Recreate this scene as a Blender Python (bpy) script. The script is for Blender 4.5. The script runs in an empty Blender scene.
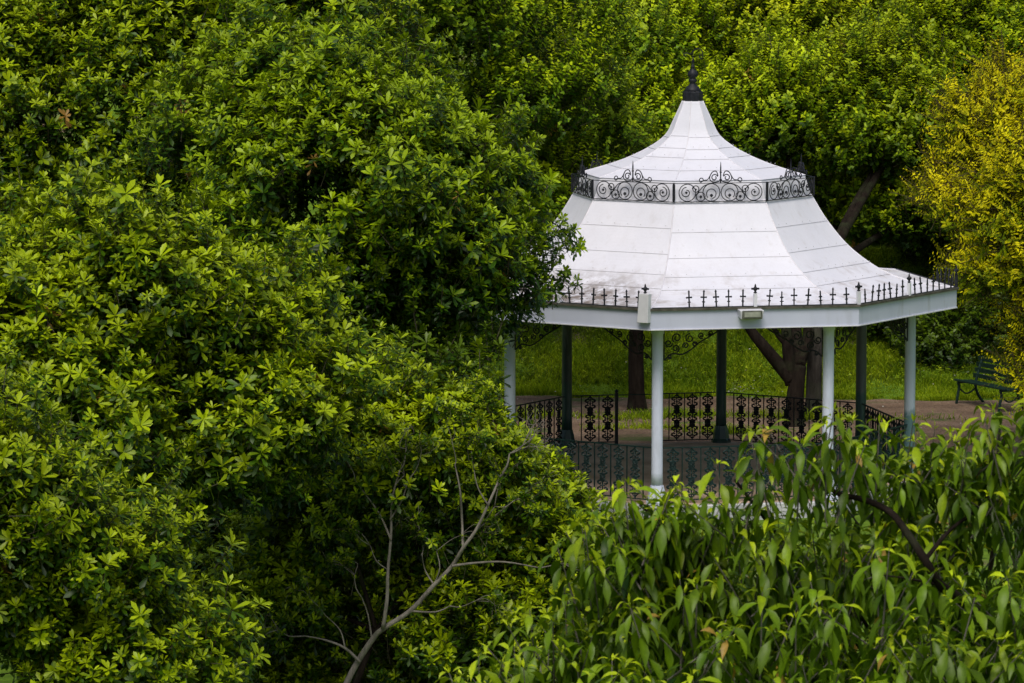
import bpy, math, random
import numpy as np
from math import sin, cos, pi, radians as R
random.seed(7)
sc = bpy.context.scene
COL = sc.collection

# ------------------------------------------------------------------ camera
CD, CH, CF, CYAW, CPIT = 60.0, 8.766, 3766.0, 0.0479, 0.1106
A0 = -0.1463                      # turn of the bandstand's octagon
cam = bpy.data.cameras.new('camera'); cam.sensor_width = 36; cam.lens = CF / 1024 * 36
cam.clip_start = .5; cam.clip_end = 3000
camo = bpy.data.objects.new('camera', cam); COL.objects.link(camo)
camo.location = (0, -CD, CH); camo.rotation_euler = (pi / 2 - CPIT, 0, CYAW)
cam.dof.use_dof = True; cam.dof.focus_distance = 56; cam.dof.aperture_fstop = 16
sc.camera = camo

def at(px, py, Y):
    """point of the place seen at photo position (px,py), at world depth y=Y"""
    x, z = (px - 512) / CF, -(py - 341.5) / CF
    y = cos(CPIT) + sin(CPIT) * z; z = -sin(CPIT) + cos(CPIT) * z
    x, y = cos(CYAW) * x - sin(CYAW) * y, sin(CYAW) * x + cos(CYAW) * y
    t = (Y + CD) / y
    return np.array([x * t, Y, CH + z * t])

# ------------------------------------------------------------------ materials
def new_mat(name):
    m = bpy.data.materials.new(name); m.use_nodes = True
    nt = m.node_tree; b = nt.nodes['Principled BSDF']
    return m, nt, b
def N(nt, t, **kw):
    n = nt.nodes.new(t)
    for k, v in kw.items(): setattr(n, k, v)
    return n
def noise(nt, scale, detail=5, vec=None, rough=.55):
    n = N(nt, 'ShaderNodeTexNoise'); n.inputs['Scale'].default_value = scale
    n.inputs['Detail'].default_value = detail; n.inputs['Roughness'].default_value = rough
    if vec: nt.links.new(vec, n.inputs['Vector'])
    return n.outputs['Fac']
def ramp(nt, fac, stops):
    r = N(nt, 'ShaderNodeValToRGB'); nt.links.new(fac, r.inputs['Fac'])
    e = r.color_ramp.elements
    while len(e) < len(stops): e.new(.5)
    for q, (p, c) in zip(e, stops): q.position = p; q.color = (*c, 1) if len(c) == 3 else c
    return r.outputs['Color']
def mixc(nt, fac, a, b, mode='MIX'):
    m = N(nt, 'ShaderNodeMix', data_type='RGBA', blend_type=mode)
    for i, v in ((0, fac), (6, a), (7, b)):
        if isinstance(v, (int, float)): m.inputs[i].default_value = v
        elif isinstance(v, tuple): m.inputs[i].default_value = (*v, 1)
        else: nt.links.new(v, m.inputs[i])
    return m.outputs[2]
def mth(nt, op, a, b=0., clamp=False):
    m = N(nt, 'ShaderNodeMath', operation=op, use_clamp=clamp)
    for i, v in ((0, a), (1, b)):
        if isinstance(v, (int, float)): m.inputs[i].default_value = v
        else: nt.links.new(v, m.inputs[i])
    return m.outputs[0]
def mrange(nt, v, a, b, c=0., d=1.):
    m = N(nt, 'ShaderNodeMapRange'); nt.links.new(v, m.inputs[0])
    for i, q in zip((1, 2, 3, 4), (a, b, c, d)): m.inputs[i].default_value = q
    return m.outputs[0]
def coords(nt, kind='Object'):
    c = N(nt, 'ShaderNodeTexCoord'); return c.outputs[kind]
def posn(nt):
    g = N(nt, 'ShaderNodeNewGeometry'); return g.outputs['Position']
def sep(nt, v):
    s = N(nt, 'ShaderNodeSeparateXYZ'); nt.links.new(v, s.inputs[0]); return s.outputs
def scalev(nt, v, s):
    m = N(nt, 'ShaderNodeMapping'); nt.links.new(v, m.inputs[0]); m.inputs['Scale'].default_value = s
    return m.outputs[0]
def bump(nt, b, h, strength=.3, dist=.02):
    n = N(nt, 'ShaderNodeBump'); n.inputs['Strength'].default_value = strength
    n.inputs['Distance'].default_value = dist
    nt.links.new(h, n.inputs['Height']); nt.links.new(n.outputs[0], b.inputs['Normal'])

def mat_simple(name, c1, c2, scale=6, rough=.5, spec=.5, bmp=0):
    m, nt, b = new_mat(name); p = posn(nt)
    f = noise(nt, scale, 6, p)
    nt.links.new(ramp(nt, f, [(.35, c1), (.65, c2)]), b.inputs['Base Color'])
    b.inputs['Roughness'].default_value = rough; b.inputs['Specular IOR Level'].default_value = spec
    if bmp: bump(nt, b, noise(nt, scale * 6, 4, p), bmp, .01)
    return m

def mat_roof():
    m, nt, b = new_mat('white_painted_sheet'); p = posn(nt); s = sep(nt, p)
    c = ramp(nt, noise(nt, 1.3, 4, p), [(.3, (.72, .73, .80)), (.7, (.78, .785, .85))])
    c = mixc(nt, mrange(nt, noise(nt, 30, 3, p), .45, .8, 0, .10), c, (.5, .48, .5))
    # streaks of dirt running down, denser to the eaves
    st = noise(nt, 3.0, 6, scalev(nt, p, (1, 1, .25)), .65)
    low = mrange(nt, s[2], 3.62, 3.05)
    d = mth(nt, 'MULTIPLY', mrange(nt, st, .50, .72), mth(nt, 'ADD', mth(nt, 'MULTIPLY', low, .6), .07))
    c = mixc(nt, d, c, (.30, .24, .19))
    left = mrange(nt, s[0], -.3, -1.2)
    low2 = mrange(nt, s[2], 3.50, 3.15)
    d2 = mth(nt, 'MULTIPLY', mth(nt, 'MULTIPLY', low2, left), mrange(nt, noise(nt, 5, 6, p, .7), .38, .56, 0, .9))
    c = mixc(nt, d2, c, (.16, .12, .09))
    run = noise(nt, 7.0, 5, scalev(nt, p, (1, 1, .12)), .6)
    c = mixc(nt, mrange(nt, run, .58, .75, 0, .22), c, (.42, .38, .34))
    c = mixc(nt, mrange(nt, noise(nt, 90, 2, p), .70, .76, 0, .45), c, (.20, .18, .15))
    nt.links.new(c, b.inputs['Base Color']); b.inputs['Roughness'].default_value = .55
    b.inputs['Specular IOR Level'].default_value = .3
    bump(nt, b, noise(nt, 2.2, 3, p), .35, .03)
    return m
def mat_fascia():
    m, nt, b = new_mat('fascia_paint'); p = posn(nt); s = sep(nt, p)
    c = ramp(nt, noise(nt, 1.7, 5, scalev(nt, p, (1, 1, .4))), [(.3, (.52, .555, .69)), (.7, (.60, .635, .77))])
    g = mth(nt, 'MULTIPLY', mrange(nt, noise(nt, 6, 6, scalev(nt, p, (1, 1, .3))), .5, .75, 0, .5), mrange(nt, s[0], 1.5, 4.0, .15, 1))
    c = mixc(nt, g, c, (.20, .20, .16))
    nt.links.new(c, b.inputs['Base Color']); b.inputs['Roughness'].default_value = .5
    return m
def mat_column(name, top, bot):
    m, nt, b = new_mat(name); p = posn(nt); s = sep(nt, p)
    c = mixc(nt, mrange(nt, mth(nt, 'ADD', s[2], mth(nt, 'MULTIPLY', noise(nt, 9, 3, p), .25)), 1.15, 1.25), bot, top)
    c = mixc(nt, mrange(nt, noise(nt, 14, 5, scalev(nt, p, (1, 1, .2))), .5, .8, 0, .3), c, (.25, .27, .27))
    nt.links.new(c, b.inputs['Base Color']); b.inputs['Roughness'].default_value = .4
    return m
def mat_leaf(name, rough=.42, trans=.28, spec=.45, tint=(1.25, 1.1, .5), backmix=.35):
    m, nt, b = new_mat(name)
    a = N(nt, 'ShaderNodeAttribute', attribute_name='leaf_colour')
    g = N(nt, 'ShaderNodeNewGeometry')
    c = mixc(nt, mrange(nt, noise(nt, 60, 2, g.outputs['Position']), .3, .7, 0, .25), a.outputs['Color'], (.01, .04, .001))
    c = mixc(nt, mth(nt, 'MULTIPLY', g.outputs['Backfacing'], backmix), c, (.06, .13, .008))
    nt.links.new(c, b.inputs['Base Color'])
    b.inputs['Roughness'].default_value = rough; b.inputs['Specular IOR Level'].default_value = spec
    t = N(nt, 'ShaderNodeBsdfTranslucent'); nt.links.new(mixc(nt, 1., c, tint, 'MULTIPLY'), t.inputs[0])
    mx = N(nt, 'ShaderNodeMixShader'); mx.inputs[0].default_value = trans
    nt.links.new(b.outputs[0], mx.inputs[1]); nt.links.new(t.outputs[0], mx.inputs[2])
    nt.links.new(mx.outputs[0], nt.nodes['Material Output'].inputs[0])
    return m
def mat_bark(name, c1, c2):
    m, nt, b = new_mat(name); p = posn(nt)
    f = noise(nt, 12, 8, scalev(nt, p, (1, 1, .25)), .7)
    c = ramp(nt, f, [(.3, c1), (.7, c2)])
    c = mixc(nt, mrange(nt, noise(nt, 3, 5, p), .5, .7, 0, .4), c, (.05, .07, .03))
    nt.links.new(c, b.inputs['Base Color']); b.inputs['Roughness'].default_value = .95; b.inputs['Specular IOR Level'].default_value = .08
    bump(nt, b, f, .8, .03); return m
def mat_soil(name, grassy=False):
    m, nt, b = new_mat(name); p = posn(nt)
    c = ramp(nt, noise(nt, 1.1, 8, p, .65), [(.25, (.13, .085, .055)), (.5, (.215, .145, .098)), (.75, (.32, .235, .165))])
    v = N(nt, 'ShaderNodeTexVoronoi'); v.inputs['Scale'].default_value = 16; nt.links.new(p, v.inputs['Vector'])
    c = mixc(nt, mrange(nt, v.outputs['Distance'], .10, .22, .55, 0), c, (.34, .28, .22))
    c = mixc(nt, mrange(nt, noise(nt, 24, 5, p), .50, .60, 0, .6), c, (.06, .042, .03))
    c = mixc(nt, mrange(nt, noise(nt, 2.3, 6, p, .7), .50, .62, 0, .5), c, (.075, .05, .034))
    if grassy:
        g = ramp(nt, noise(nt, 5, 6, p), [(.3, (.06, .12, .008)), (.7, (.14, .24, .015))])
        c = mixc(nt, mrange(nt, noise(nt, .8, 5, p), .30, .42), c, g)
    else:
        c = mixc(nt, mrange(nt, noise(nt, .75, 6, scalev(nt, p, (.7, 1.6, 1))), .57, .66, 0, .8), c, (.055, .10, .02))
    nt.links.new(c, b.inputs['Base Color']); b.inputs['Roughness'].default_value = .95
    b.inputs['Specular IOR Level'].default_value = .2
    bump(nt, b, noise(nt, 18, 6, p), .6, .04)
    return m

M = dict(
    roof=mat_roof(), fascia=mat_fascia(),
    seam=mat_simple('seam_paint', (.70, .69, .74), (.80, .785, .83), 9, .5),
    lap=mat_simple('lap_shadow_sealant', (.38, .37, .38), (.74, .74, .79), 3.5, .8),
    iron=mat_simple('black_iron', (.010, .011, .015), (.022, .024, .030), 20, .5, .25),
    greeniron=mat_simple('green_black_iron', (.006, .018, .018), (.012, .040, .038), 12, .5, .25),
    gutter=mat_simple('mossy_gutter', (.05, .05, .035), (.12, .11, .09), 9, .8),
    white=mat_simple('white_enamel', (.66, .67, .71), (.74, .75, .79), 8, .4),
    colw=mat_column('white_column_paint', (.72, .77, .95), (.72, .77, .95)),
    colm=mat_column('grey_column_paint', (.46, .53, .64), (.10, .19, .21)),
    colg=mat_column('green_column_paint', (.010, .026, .026), (.008, .040, .034)),
    colh=mat_column('half_grey_column_paint', (.07, .085, .09), (.020, .065, .062)),
    floor=mat_simple('bandstand_concrete', (.40, .28, .205), (.62, .46, .36), 1.6, .85, .25, .3),
    kerb=mat_simple('white_kerb_paint', (.34, .35, .37), (.62, .63, .65), 5, .7, .3, .3),
    glass=mat_simple('lamp_glass', (.22, .24, .18), (.34, .36, .28), 10, .15, .6),
    benchg=mat_simple('bench_green', (.004, .016, .012), (.012, .036, .027), 18, .5, .25),
    bark=mat_bark('brown_bark', (.007, .005, .004), (.028, .021, .016)),
    twig=mat_bark('grey_twig', (.08, .074, .064), (.27, .245, .21)),
    paletrunk=mat_bark('grey_bark', (.016, .014, .012), (.085, .076, .066)),
    leaf=mat_leaf('glossy_leaf', .40, .24, .26),
    leafb=mat_leaf('soft_leaf', .45, .28, .24),
    leaff=mat_leaf('thin_leaf', .40, .28, .28, (1.2, 1.15, .5)),
    leafy=mat_leaf('lime_leaf', .55, .34, .15, (1.2, 1.05, .5)),
    grass=mat_leaf('grass_blade', .6, .45, .15, (1.1, 1.1, .6), 0.),
    soil=mat_soil('trodden_soil'), ground=mat_soil('turf_ground', True),
)

# ------------------------------------------------------------------ object helpers
def link(o, parent=None, label=None, cat=None, group=None, kind=None):
    COL.objects.link(o)
    if parent is not None: o.parent = parent
    if label: o['label'] = label
    if cat: o['category'] = cat
    if group: o['group'] = group
    if kind: o['kind'] = kind
    return o
def empty(name, loc, label, cat, group=None, rz=0):
    o = bpy.data.objects.new(name, None); o.location = loc; o.rotation_euler = (0, 0, rz)
    return link(o, None, label, cat, group)

class MB:
    def __init__(s): s.v = []; s.f = []; s.mi = []; s.cur = 0
    def add(s, vs, fs):
        b = len(s.v); s.v += [tuple(map(float, q)) for q in vs]; s.f += [tuple(i + b for i in f) for f in fs]
        s.mi += [s.cur] * len(fs); return s
    def box(s, c, d, rz=0, bev=0):
        x, y, z = [q / 2 for q in d]; cc, ss = cos(rz), sin(rz); vs = []
        for k in (-1, 1):
            for i, j in ((-1, -1), (1, -1), (1, 1), (-1, 1)):
                vs.append((c[0] + cc * i * x - ss * j * y, c[1] + ss * i * x + cc * j * y, c[2] + k * z))
        return s.add(vs, [(3, 2, 1, 0), (4, 5, 6, 7), (0, 1, 5, 4), (1, 2, 6, 5), (2, 3, 7, 6), (3, 0, 4, 7)])
    def tube(s, pts, r, n=6, cap=True):
        P = [np.array(p, float) for p in pts]; m = len(P)
        rr = r if hasattr(r, '__len__') else [r] * m
        up = None; vs = []; fs = []
        for i in range(m):
            t = P[min(i + 1, m - 1)] - P[max(i - 1, 0)]; t = t / (np.linalg.norm(t) + 1e-9)
            if up is None:
                up = np.cross(t, (0, 0, 1.)) if abs(t[2]) < .9 else np.cross(t, (1., 0, 0))
            u = up - t * (up @ t); u /= (np.linalg.norm(u) + 1e-9); up = u; w = np.cross(t, u)
            for k in range(n):
                a = 2 * pi * k / n; vs.append(P[i] + rr[i] * (cos(a) * u + sin(a) * w))
        for i in range(m - 1):
            for k in range(n):
                k2 = (k + 1) % n; fs.append((i * n + k, i * n + k2, (i + 1) * n + k2, (i + 1) * n + k))
        if cap: fs += [tuple(range(n))[::-1], tuple(range((m - 1) * n, m * n))]
        return s.add(vs, fs)
    def lathe(s, prof, c=(0, 0, 0), n=16, rot=0):
        vs = []; fs = []
        for r, z in prof:
            for k in range(n):
                a = 2 * pi * k / n + rot; vs.append((c[0] + r * sin(a), c[1] - r * cos(a), c[2] + z))
        for i in range(len(prof) - 1):
            for k in range(n):
                k2 = (k + 1) % n; fs.append((i * n + k, i * n + k2, (i + 1) * n + k2, (i + 1) * n + k))
        fs += [tuple(range(n))[::-1], tuple(range((len(prof) - 1) * n, len(prof) * n))]
        return s.add(vs, fs)
    def mesh(s, name, mats, smooth=False):
        me = bpy.data.meshes.new(name); me.from_pydata(s.v, [], s.f)
        for m in (mats if isinstance(mats, (list, tuple)) else [mats]): me.materials.append(m)
        me.polygons.foreach_set('material_index', s.mi)
        if smooth: me.polygons.foreach_set('use_smooth', [True] * len(s.f))
        me.update(); return me
    def obj(s, name, mats, parent=None, smooth=False, rz=0, loc=(0, 0, 0), bevel=0, **kw):
        o = bpy.data.objects.new(name, s.mesh(name, mats, smooth)); o.rotation_euler = (0, 0, rz); o.location = loc
        if bevel:
            b = o.modifiers.new('bevel', 'BEVEL'); b.width = bevel; b.segments = 2; b.limit_method = 'ANGLE'
        return link(o, parent, **kw)
def inst(name, me, parent, rz=0, loc=(0, 0, 0), **kw):
    o = bpy.data.objects.new(name, me); o.rotation_euler = (0, 0, rz); o.location = loc
    return link(o, parent, **kw)

def smoothpts(pts, n=6):
    P = [np.array(p, float) for p in pts]; out = []
    for i in range(len(P) - 1):
        a, b, c, d = P[max(i - 1, 0)], P[i], P[i + 1], P[min(i + 2, len(P) - 1)]
        for k in range(n):
            t = k / n
            out.append(.5 * ((2 * b) + (-a + c) * t + (2 * a - 5 * b + 4 * c - d) * t * t + (-a + 3 * b - 3 * c + d) * t ** 3))
    out.append(P[-1]); return out

# ------------------------------------------------------------------ bandstand
RC, RE, RR = 3.5, 4.22, 1.90
ZB, ZT = 2.734, 3.04
C8, S8 = cos(pi / 8), sin(pi / 8)
KA = lambda k: A0 + k * pi / 4           # vertex k
FA = lambda k: A0 + (k + .5) * pi / 4    # facet k..k+1
bs = empty('bandstand', (0, 0, -.24), 'white octagonal park bandstand with a bell shaped two tier roof, iron cresting and railings', 'bandstand')
class Off: pass
def P_(mb, name, mats, **kw):
    return mb.obj(name, mats, bs, loc=(0, 0, .24), **kw)
def I_(name, me, rz, parent=None, **kw):
    if parent is None: return inst(name, me, bs, rz, (0, 0, .24), **kw)
    return inst(name, me, parent, rz, **kw)

# floor and plinth
mb = MB(); mb.lathe([(3.70, -.30), (3.70, -.015), (3.685, 0.0)], n=8)
P_(mb, 'plinth', M['kerb'], rz=A0)
mb = MB(); mb.lathe([(3.60, .0), (3.60, .012)], n=8)
P_(mb, 'floor', M['floor'], rz=A0)

# roof tiers, each a set of lapped sheets, flat across each facet
LOW = [(1.90, 4.50), (2.15, 4.10), (2.50, 3.69), (2.93, 3.37), (3.32, 3.195), (3.75, 3.105), (4.235, 3.052)]
UP = [(.165, 5.96), (.295, 5.68), (.44, 5.41), (.745, 5.19), (1.2, 4.985), (1.81, 4.80)]
def prof(pts, n=8):
    return [(p[0], p[1]) for p in smoothpts([(r, z, 0) for r, z in pts], n)]
def tier(mb, lapmb, pr, rows, k):
    # rows: z of the laps, top first
    zs = [pr[0][1] + .01] + rows + [pr[-1][1] - .01]
    for i in range(len(zs) - 1):
        seg = [(r, z) for r, z in pr if zs[i + 1] < z < zs[i]]
        def rat(zq):
            for (r1, z1), (r2, z2) in zip(pr, pr[1:]):
                if z1 >= zq >= z2: return r1 + (r2 - r1) * (z1 - zq) / (z1 - z2 + 1e-9)
            return None
        a, b = rat(zs[i]), rat(zs[i + 1])
        L = ([(a, zs[i])] if a else []) + seg + ([(b, zs[i + 1])] if b else [])
        n = len(L); vs = []
        for j, (r, z) in enumerate(L):
            lift = .005 * j / max(1, n - 1)
            vs += [(-(r) * S8, -(r) * C8 - lift * .5, z + lift), ((r) * S8, -(r) * C8 - lift * .5, z + lift)]
        fs = [(2 * j, 2 * j + 2, 2 * j + 3, 2 * j + 1) for j in range(n - 1)]
        mb.add(vs, fs)
        if b and i < len(zs) - 2:
            r, z = b, zs[i + 1]
            lapmb.add([(-r * S8, -r * C8 - .009, z + .005), (r * S8, -r * C8 - .009, z + .005), (r * S8, -r * C8 - .004, z + .001), (-r * S8, -r * C8 - .004, z + .001)], [(3, 2, 1, 0)])  # grey strip draws the lap joint and the shadow line under its lip
            # rivets along the lap
            q = -r * S8 + .12
            while q < r * S8 - .05:
                if random.random() < .8:
                    dz = .045
                    mb.cur = 1
                    mb.box((q, -r * C8 - .006 + dz * .35, z + dz), (.009, .009, .009)); mb.cur = 0
                q += .24 + random.uniform(-.02, .02)
PL, PU = prof(LOW), prof(UP)
rng = random.Random(3)
for k in range(8):
    j = {7: .06, 0: 0, 1: .05}.get(k, rng.uniform(-.03, .06))
    mb, lp = MB(), MB()
    tier(mb, lp, PL, [4.03 + j, 3.66 + j, 3.40 + j * .6, 3.235 + j * .3], k)
    P_(mb, 'lower_roof_facet', [M['roof'], M['lap']], rz=FA(k))
    P_(lp, 'sheet_lap', M['lap'], rz=FA(k))
    mb, lp = MB(), MB()
    tier(mb, lp, PU, [5.40 + j * .3, 5.22 + j * .3, 5.08 + j * .4, 4.93], k)
    P_(mb, 'upper_roof_facet', [M['roof'], M['lap']], rz=FA(k))
    P_(lp, 'sheet_lap', M['lap'], rz=FA(k))
mb = MB(); mb.tube([(0, -r, z + .002) for r, z in PL], .011, 6); hipL = mb.mesh('hip_seam', M['seam'], True)
mb = MB(); mb.tube([(0, -r, z + .002) for r, z in PU], .008, 6); hipU = mb.mesh('hip_seam', M['seam'], True)
for k in range(8):
    I_('hip_seam', hipL, KA(k)); I_('hip_seam', hipU, KA(k))
# upright band between the tiers
mb = MB(); mb.lathe([(1.90, 4.495), (1.80, 4.80)], n=8); P_(mb, 'clerestory_band', M['roof'], rz=A0)

# fascia
hw = RE * S8; ry = RE * C8
mb = MB(); z0, z1 = ZB, ZT
o_, i_ = RE, RE - .06
vs = [(-o_ * S8, -o_ * C8, z0), (o_ * S8, -o_ * C8, z0), (o_ * S8, -o_ * C8, z1), (-o_ * S8, -o_ * C8, z1),
      (-i_ * S8, -i_ * C8, z0), (i_ * S8, -i_ * C8, z0), (i_ * S8, -i_ * C8, z1), (-i_ * S8, -i_ * C8, z1)]
mb.add(vs, [(0, 1, 2, 3), (5, 4, 7, 6), (4, 5, 1, 0), (3, 2, 6, 7)])
fas = mb.mesh('fascia', M['fascia'])
mb = MB(); mb.box((0, -ry - .006, z0 + .008), (2 * hw - .01, .02, .016)); lip = mb.mesh('drip_lip', M['white'])
mb = MB(); mb.box((0, -ry - .012, z1 + .004), (2 * hw + .012, .05, .034)); gut = mb.mesh('gutter', M['gutter'])
for k in range(8):
    f = I_('fascia', fas, FA(k)); I_('drip_lip', lip, 0, f)
    I_('gutter', gut, FA(k))

# eave cresting: little cast crosses on the gutter
def spike_mesh():
    m = MB(); h = .215
    m.box((0, 0, h / 2), (.018, .018, h))
    m.box((0, 0, .145), (.075, .016, .022)); m.box((0, 0, .075), (.045, .015, .016))
    for s in (-1, 1):
        m.lathe([(.004, -.014), (.014, 0), (.004, .014)], (s * .04, 0, .145), 6)
    m.lathe([(.010, 0), (.018, .015), (.004, .04)], (0, 0, h), 6)
    return m
def spike_small():
    m = MB(); m.box((0, 0, .09), (.018, .018, .18)); m.box((0, 0, .12), (.05, .016, .02)); m.box((0, 0, .06), (.055, .014, .014))
    m.lathe([(.009, 0), (.014, .015), (.003, .035)], (0, 0, .18), 6); return m
spk = [spike_mesh().mesh('spike', M['iron']), spike_small().mesh('spike', M['iron'])]
def finial_post_mb():
    m = MB(); m.box((0, 0, .10), (.05, .05, .20)); return m
def bud_mb():
    m = MB(); m.lathe([(.012, 0), (.03, .012), (.014, .03), (.034, .06), (.040, .075), (.016, .10), (.012, .125), (.003, .145)], n=8)
    m.box((0, 0, .07), (.12, .022, .028)); return m
fpi = finial_post_mb().mesh('finial_post', M['iron']); fpm = finial_post_mb().mesh('finial_post', M['white']); budm = bud_mb().mesh('bud', M['iron'])
for k in range(-3, 5):
    cr = MB(); cr.box((0, 0, .0), (2 * hw - .06, .022, .012))
    ro = P_(cr, 'eave_cresting', M['iron'], rz=FA(k))
    ro.location = (ry * sin(FA(k)), -ry * cos(FA(k)), .24 + ZT + .028)
    for i in range(-7, 8):
        if i == 0: continue
        if k == 0 and i in (-7, -6): continue
        x = i * hw / 8 + rng.uniform(-.012, .012)
        if k in (-3, 3, 4) or (k == 2 and i > -3):
            continue
        s = inst('spike', spk[0 if rng.random() < .75 else 1], ro, 0, (x, 0, .004)); s.rotation_euler = (rng.uniform(-.1, .1), rng.uniform(-.07, .07), rng.uniform(-.3, .3))
    for t, r_ in ((FA(k), ry), (KA(k), RE - .01)):
        if t == KA(k) and k == 0: continue
        if k == 2 and t == FA(k) or k >= 3 or k == -3: continue
        wh_ = (t == FA(k) and k in (-1, 0, 1)) or (t == KA(k) and k in (-1, 1))
        fo = inst('finial_post', fpm if wh_ else fpi, bs, t, (r_ * sin(t), -r_ * cos(t), .24 + ZT + .02))
        inst('bud', budm, fo, 0, (0, 0, .2))
# white cover box by the near corner, and the floodlight
ax = lambda u, out: None
def on_facet(k, u, out, z):
    """u in -1..1 along facet, out from the face"""
    t = FA(k); x, y = u * hw, -(ry + out)
    return (x * cos(t) - y * sin(t), x * sin(t) + y * cos(t), z + .24), t
loc, t = on_facet(-1, .955, .05, 3.04)
mb = MB()
mb.add([(-.10, -.05, -.19), (.085, -.05, -.19), (.085, .05, -.19), (-.10, .05, -.19), (-.07, -.045, .25), (.10, -.045, .25), (.10, .045, .25), (-.07, .045, .25)],
       [(3, 2, 1, 0), (4, 5, 6, 7), (0, 1, 5, 4), (1, 2, 6, 5), (2, 3, 7, 6), (3, 0, 4, 7)])
bx = mb.obj('cover_box', M['white'], bs, rz=t, loc=loc, bevel=.008); inst('bud', budm, bx, 0, (.015, 0, .25))
loc, t = on_facet(0, -.06, .10, 2.95)
mb = MB()
mb.add([(-.155, -.06, .0), (.155, -.06, .0), (.175, .09, .04), (-.175, .09, .04), (-.17, -.09, .10), (.17, -.09, .10), (.18, .09, .10), (-.18, .09, .10)],
       [(3, 2, 1, 0), (4, 5, 6, 7), (0, 1, 5, 4), (1, 2, 6, 5), (2, 3, 7, 6), (3, 0, 4, 7)])
mb2 = MB(); mb2.box((0, -.02, .02), (.37, .24, .05)); 
fl = MB(); fl.add([(-.165, -.075, -.045), (.165, -.075, -.045), (.165, .10, -.02), (-.165, .10, -.02), (-.185, -.10, .095), (.185, -.10, .095), (.185, .10, .105), (-.185, .10, .105)],
       [(3, 2, 1, 0), (4, 5, 6, 7), (0, 1, 5, 4), (1, 2, 6, 5), (2, 3, 7, 6), (3, 0, 4, 7)])
flo = fl.obj('floodlight', M['white'], bs, rz=t, loc=(loc[0], loc[1], loc[2] - .02), bevel=.012)
hb = MB(); hb.box((0, -.09, .018), (.31, .05, .125)); ho = hb.obj('lamp_housing', mat_simple('lamp_bronze', (.06, .065, .045), (.12, .13, .095), 12, .5), flo, bevel=.01); ho.rotation_euler = (-.12, 0, 0)
gl = MB(); gl.box((0, -.118, .018), (.25, .008, .075)); go = gl.obj('lamp_glass', M['glass'], flo, bevel=.003); go.rotation_euler = (-.12, 0, 0)

# scrollwork helpers (in the x-z plane)
def spiral(cx, cz, r, turns, a0, sgn=1, shrink=.25, n=None, y=0):
    n = n or int(14 * turns) + 4; out = []
    for i in range(n + 1):
        t = i / n; a = a0 + sgn * turns * 2 * pi * t; q = r * (1 - (1 - shrink) * t)
        out.append((cx + q * cos(a), y, cz + q * sin(a)))
    return out
def blob(m, x, z, r):
    r *= .8
    m.lathe([(r * .2, -r), (r, -r * .2), (r * .8, r * .5), (r * .1, r)], (x, 0, z), 6)
def ring_panel():
    m = MB(); W = 2 * (RR + .045) * S8; h = .285; w2 = W / 2 - .02
    m.box((0, 0, .0), (W, .016, .012)); m.box((0, 0, h), (W, .014, .010))
    rr = .0078
    for s in (-1, 1):
        def sp(cx, cz, r, turns, a0, sgn, shrink, rad=rr):
            pts = spiral(cx, cz, r, turns, a0, sgn, shrink)
            m.tube([(s * x, y, z) for x, y, z in pts], rad, 5)
        # big outer circle with inner scroll
        sp(.53, .142, .134, 1.0, pi * .75, 1, 1.0)
        sp(.545, .142, .085, 1.0, pi * .5, -1, .45); blob(m, s * .545, .142, .028)
        # upper small scroll and diagonal
        sp(.395, .195, .055, 1.1, 0, 1, .8); blob(m, s * .395, .19, .022)
        # lower small ring
        sp(.315, .078, .070, 1.0, 0, 1, 1.0); blob(m, s * .315, .075, .032)
        # big inner arch and horseshoe
        sp(.145, .142, .136, 1.0, 0, 1, 1.0)
        sp(.145, .12, .080, .85, -pi * .25, 1, .9); blob(m, s * .145, .095, .034)
        m.tube([(s * x, 0, z) for x, y, z in smoothpts([(.15, 0, .28), (.27, 0, .24), (.36, 0, .14), (.45, 0, .03)], 4)], rr, 5)
        # crown above the rail
        m.tube([(s * x, 0, h + z * 1.25) for x, y, z in smoothpts([(.025, 0, .02), (.12, 0, .01), (.175, 0, .06), (.135, 0, .135), (.07, 0, .145), (.04, 0, .09)], 5)], rr * 1.1, 5)
        sp(.098, h + .085, .055, 1.1, pi * .9, -1, .4, .009)
        m.tube([(s * x, 0, h + z) for x, y, z in smoothpts([(.165, 0, .12), (.21, 0, .055), (.27, 0, .045), (.315, 0, .02)], 4)], rr, 5)
        sp(.305, h + .050, .036, 1.0, -pi / 2, 1, .7, .008)
    m.tube([(0, 0, h), (0, 0, h + .24), (0, 0, h + .33)], [.011, .011, .003], 6); blob(m, 0, h + .17, .025); blob(m, 0, h + .05, .03)
    return m
rp = ring_panel().mesh('ring_cresting', M['iron'])
pm = MB(); pm.box((0, 0, .145), (.03, .03, .30)); pm.box((0, 0, .145), (.042, .016, .24)); rpost = pm.mesh('cresting_post', M['iron'])
rly = (RR + .045) * C8
for k in range(8):
    t = FA(k)
    inst('ring_cresting', rp, bs, t, (rly * sin(t), -rly * cos(t), 4.487 + .24))
    t = KA(k); inst('cresting_post', rpost, bs, t, ((RR + .045) * sin(t), -(RR + .045) * cos(t), 4.487 + .24))

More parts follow.
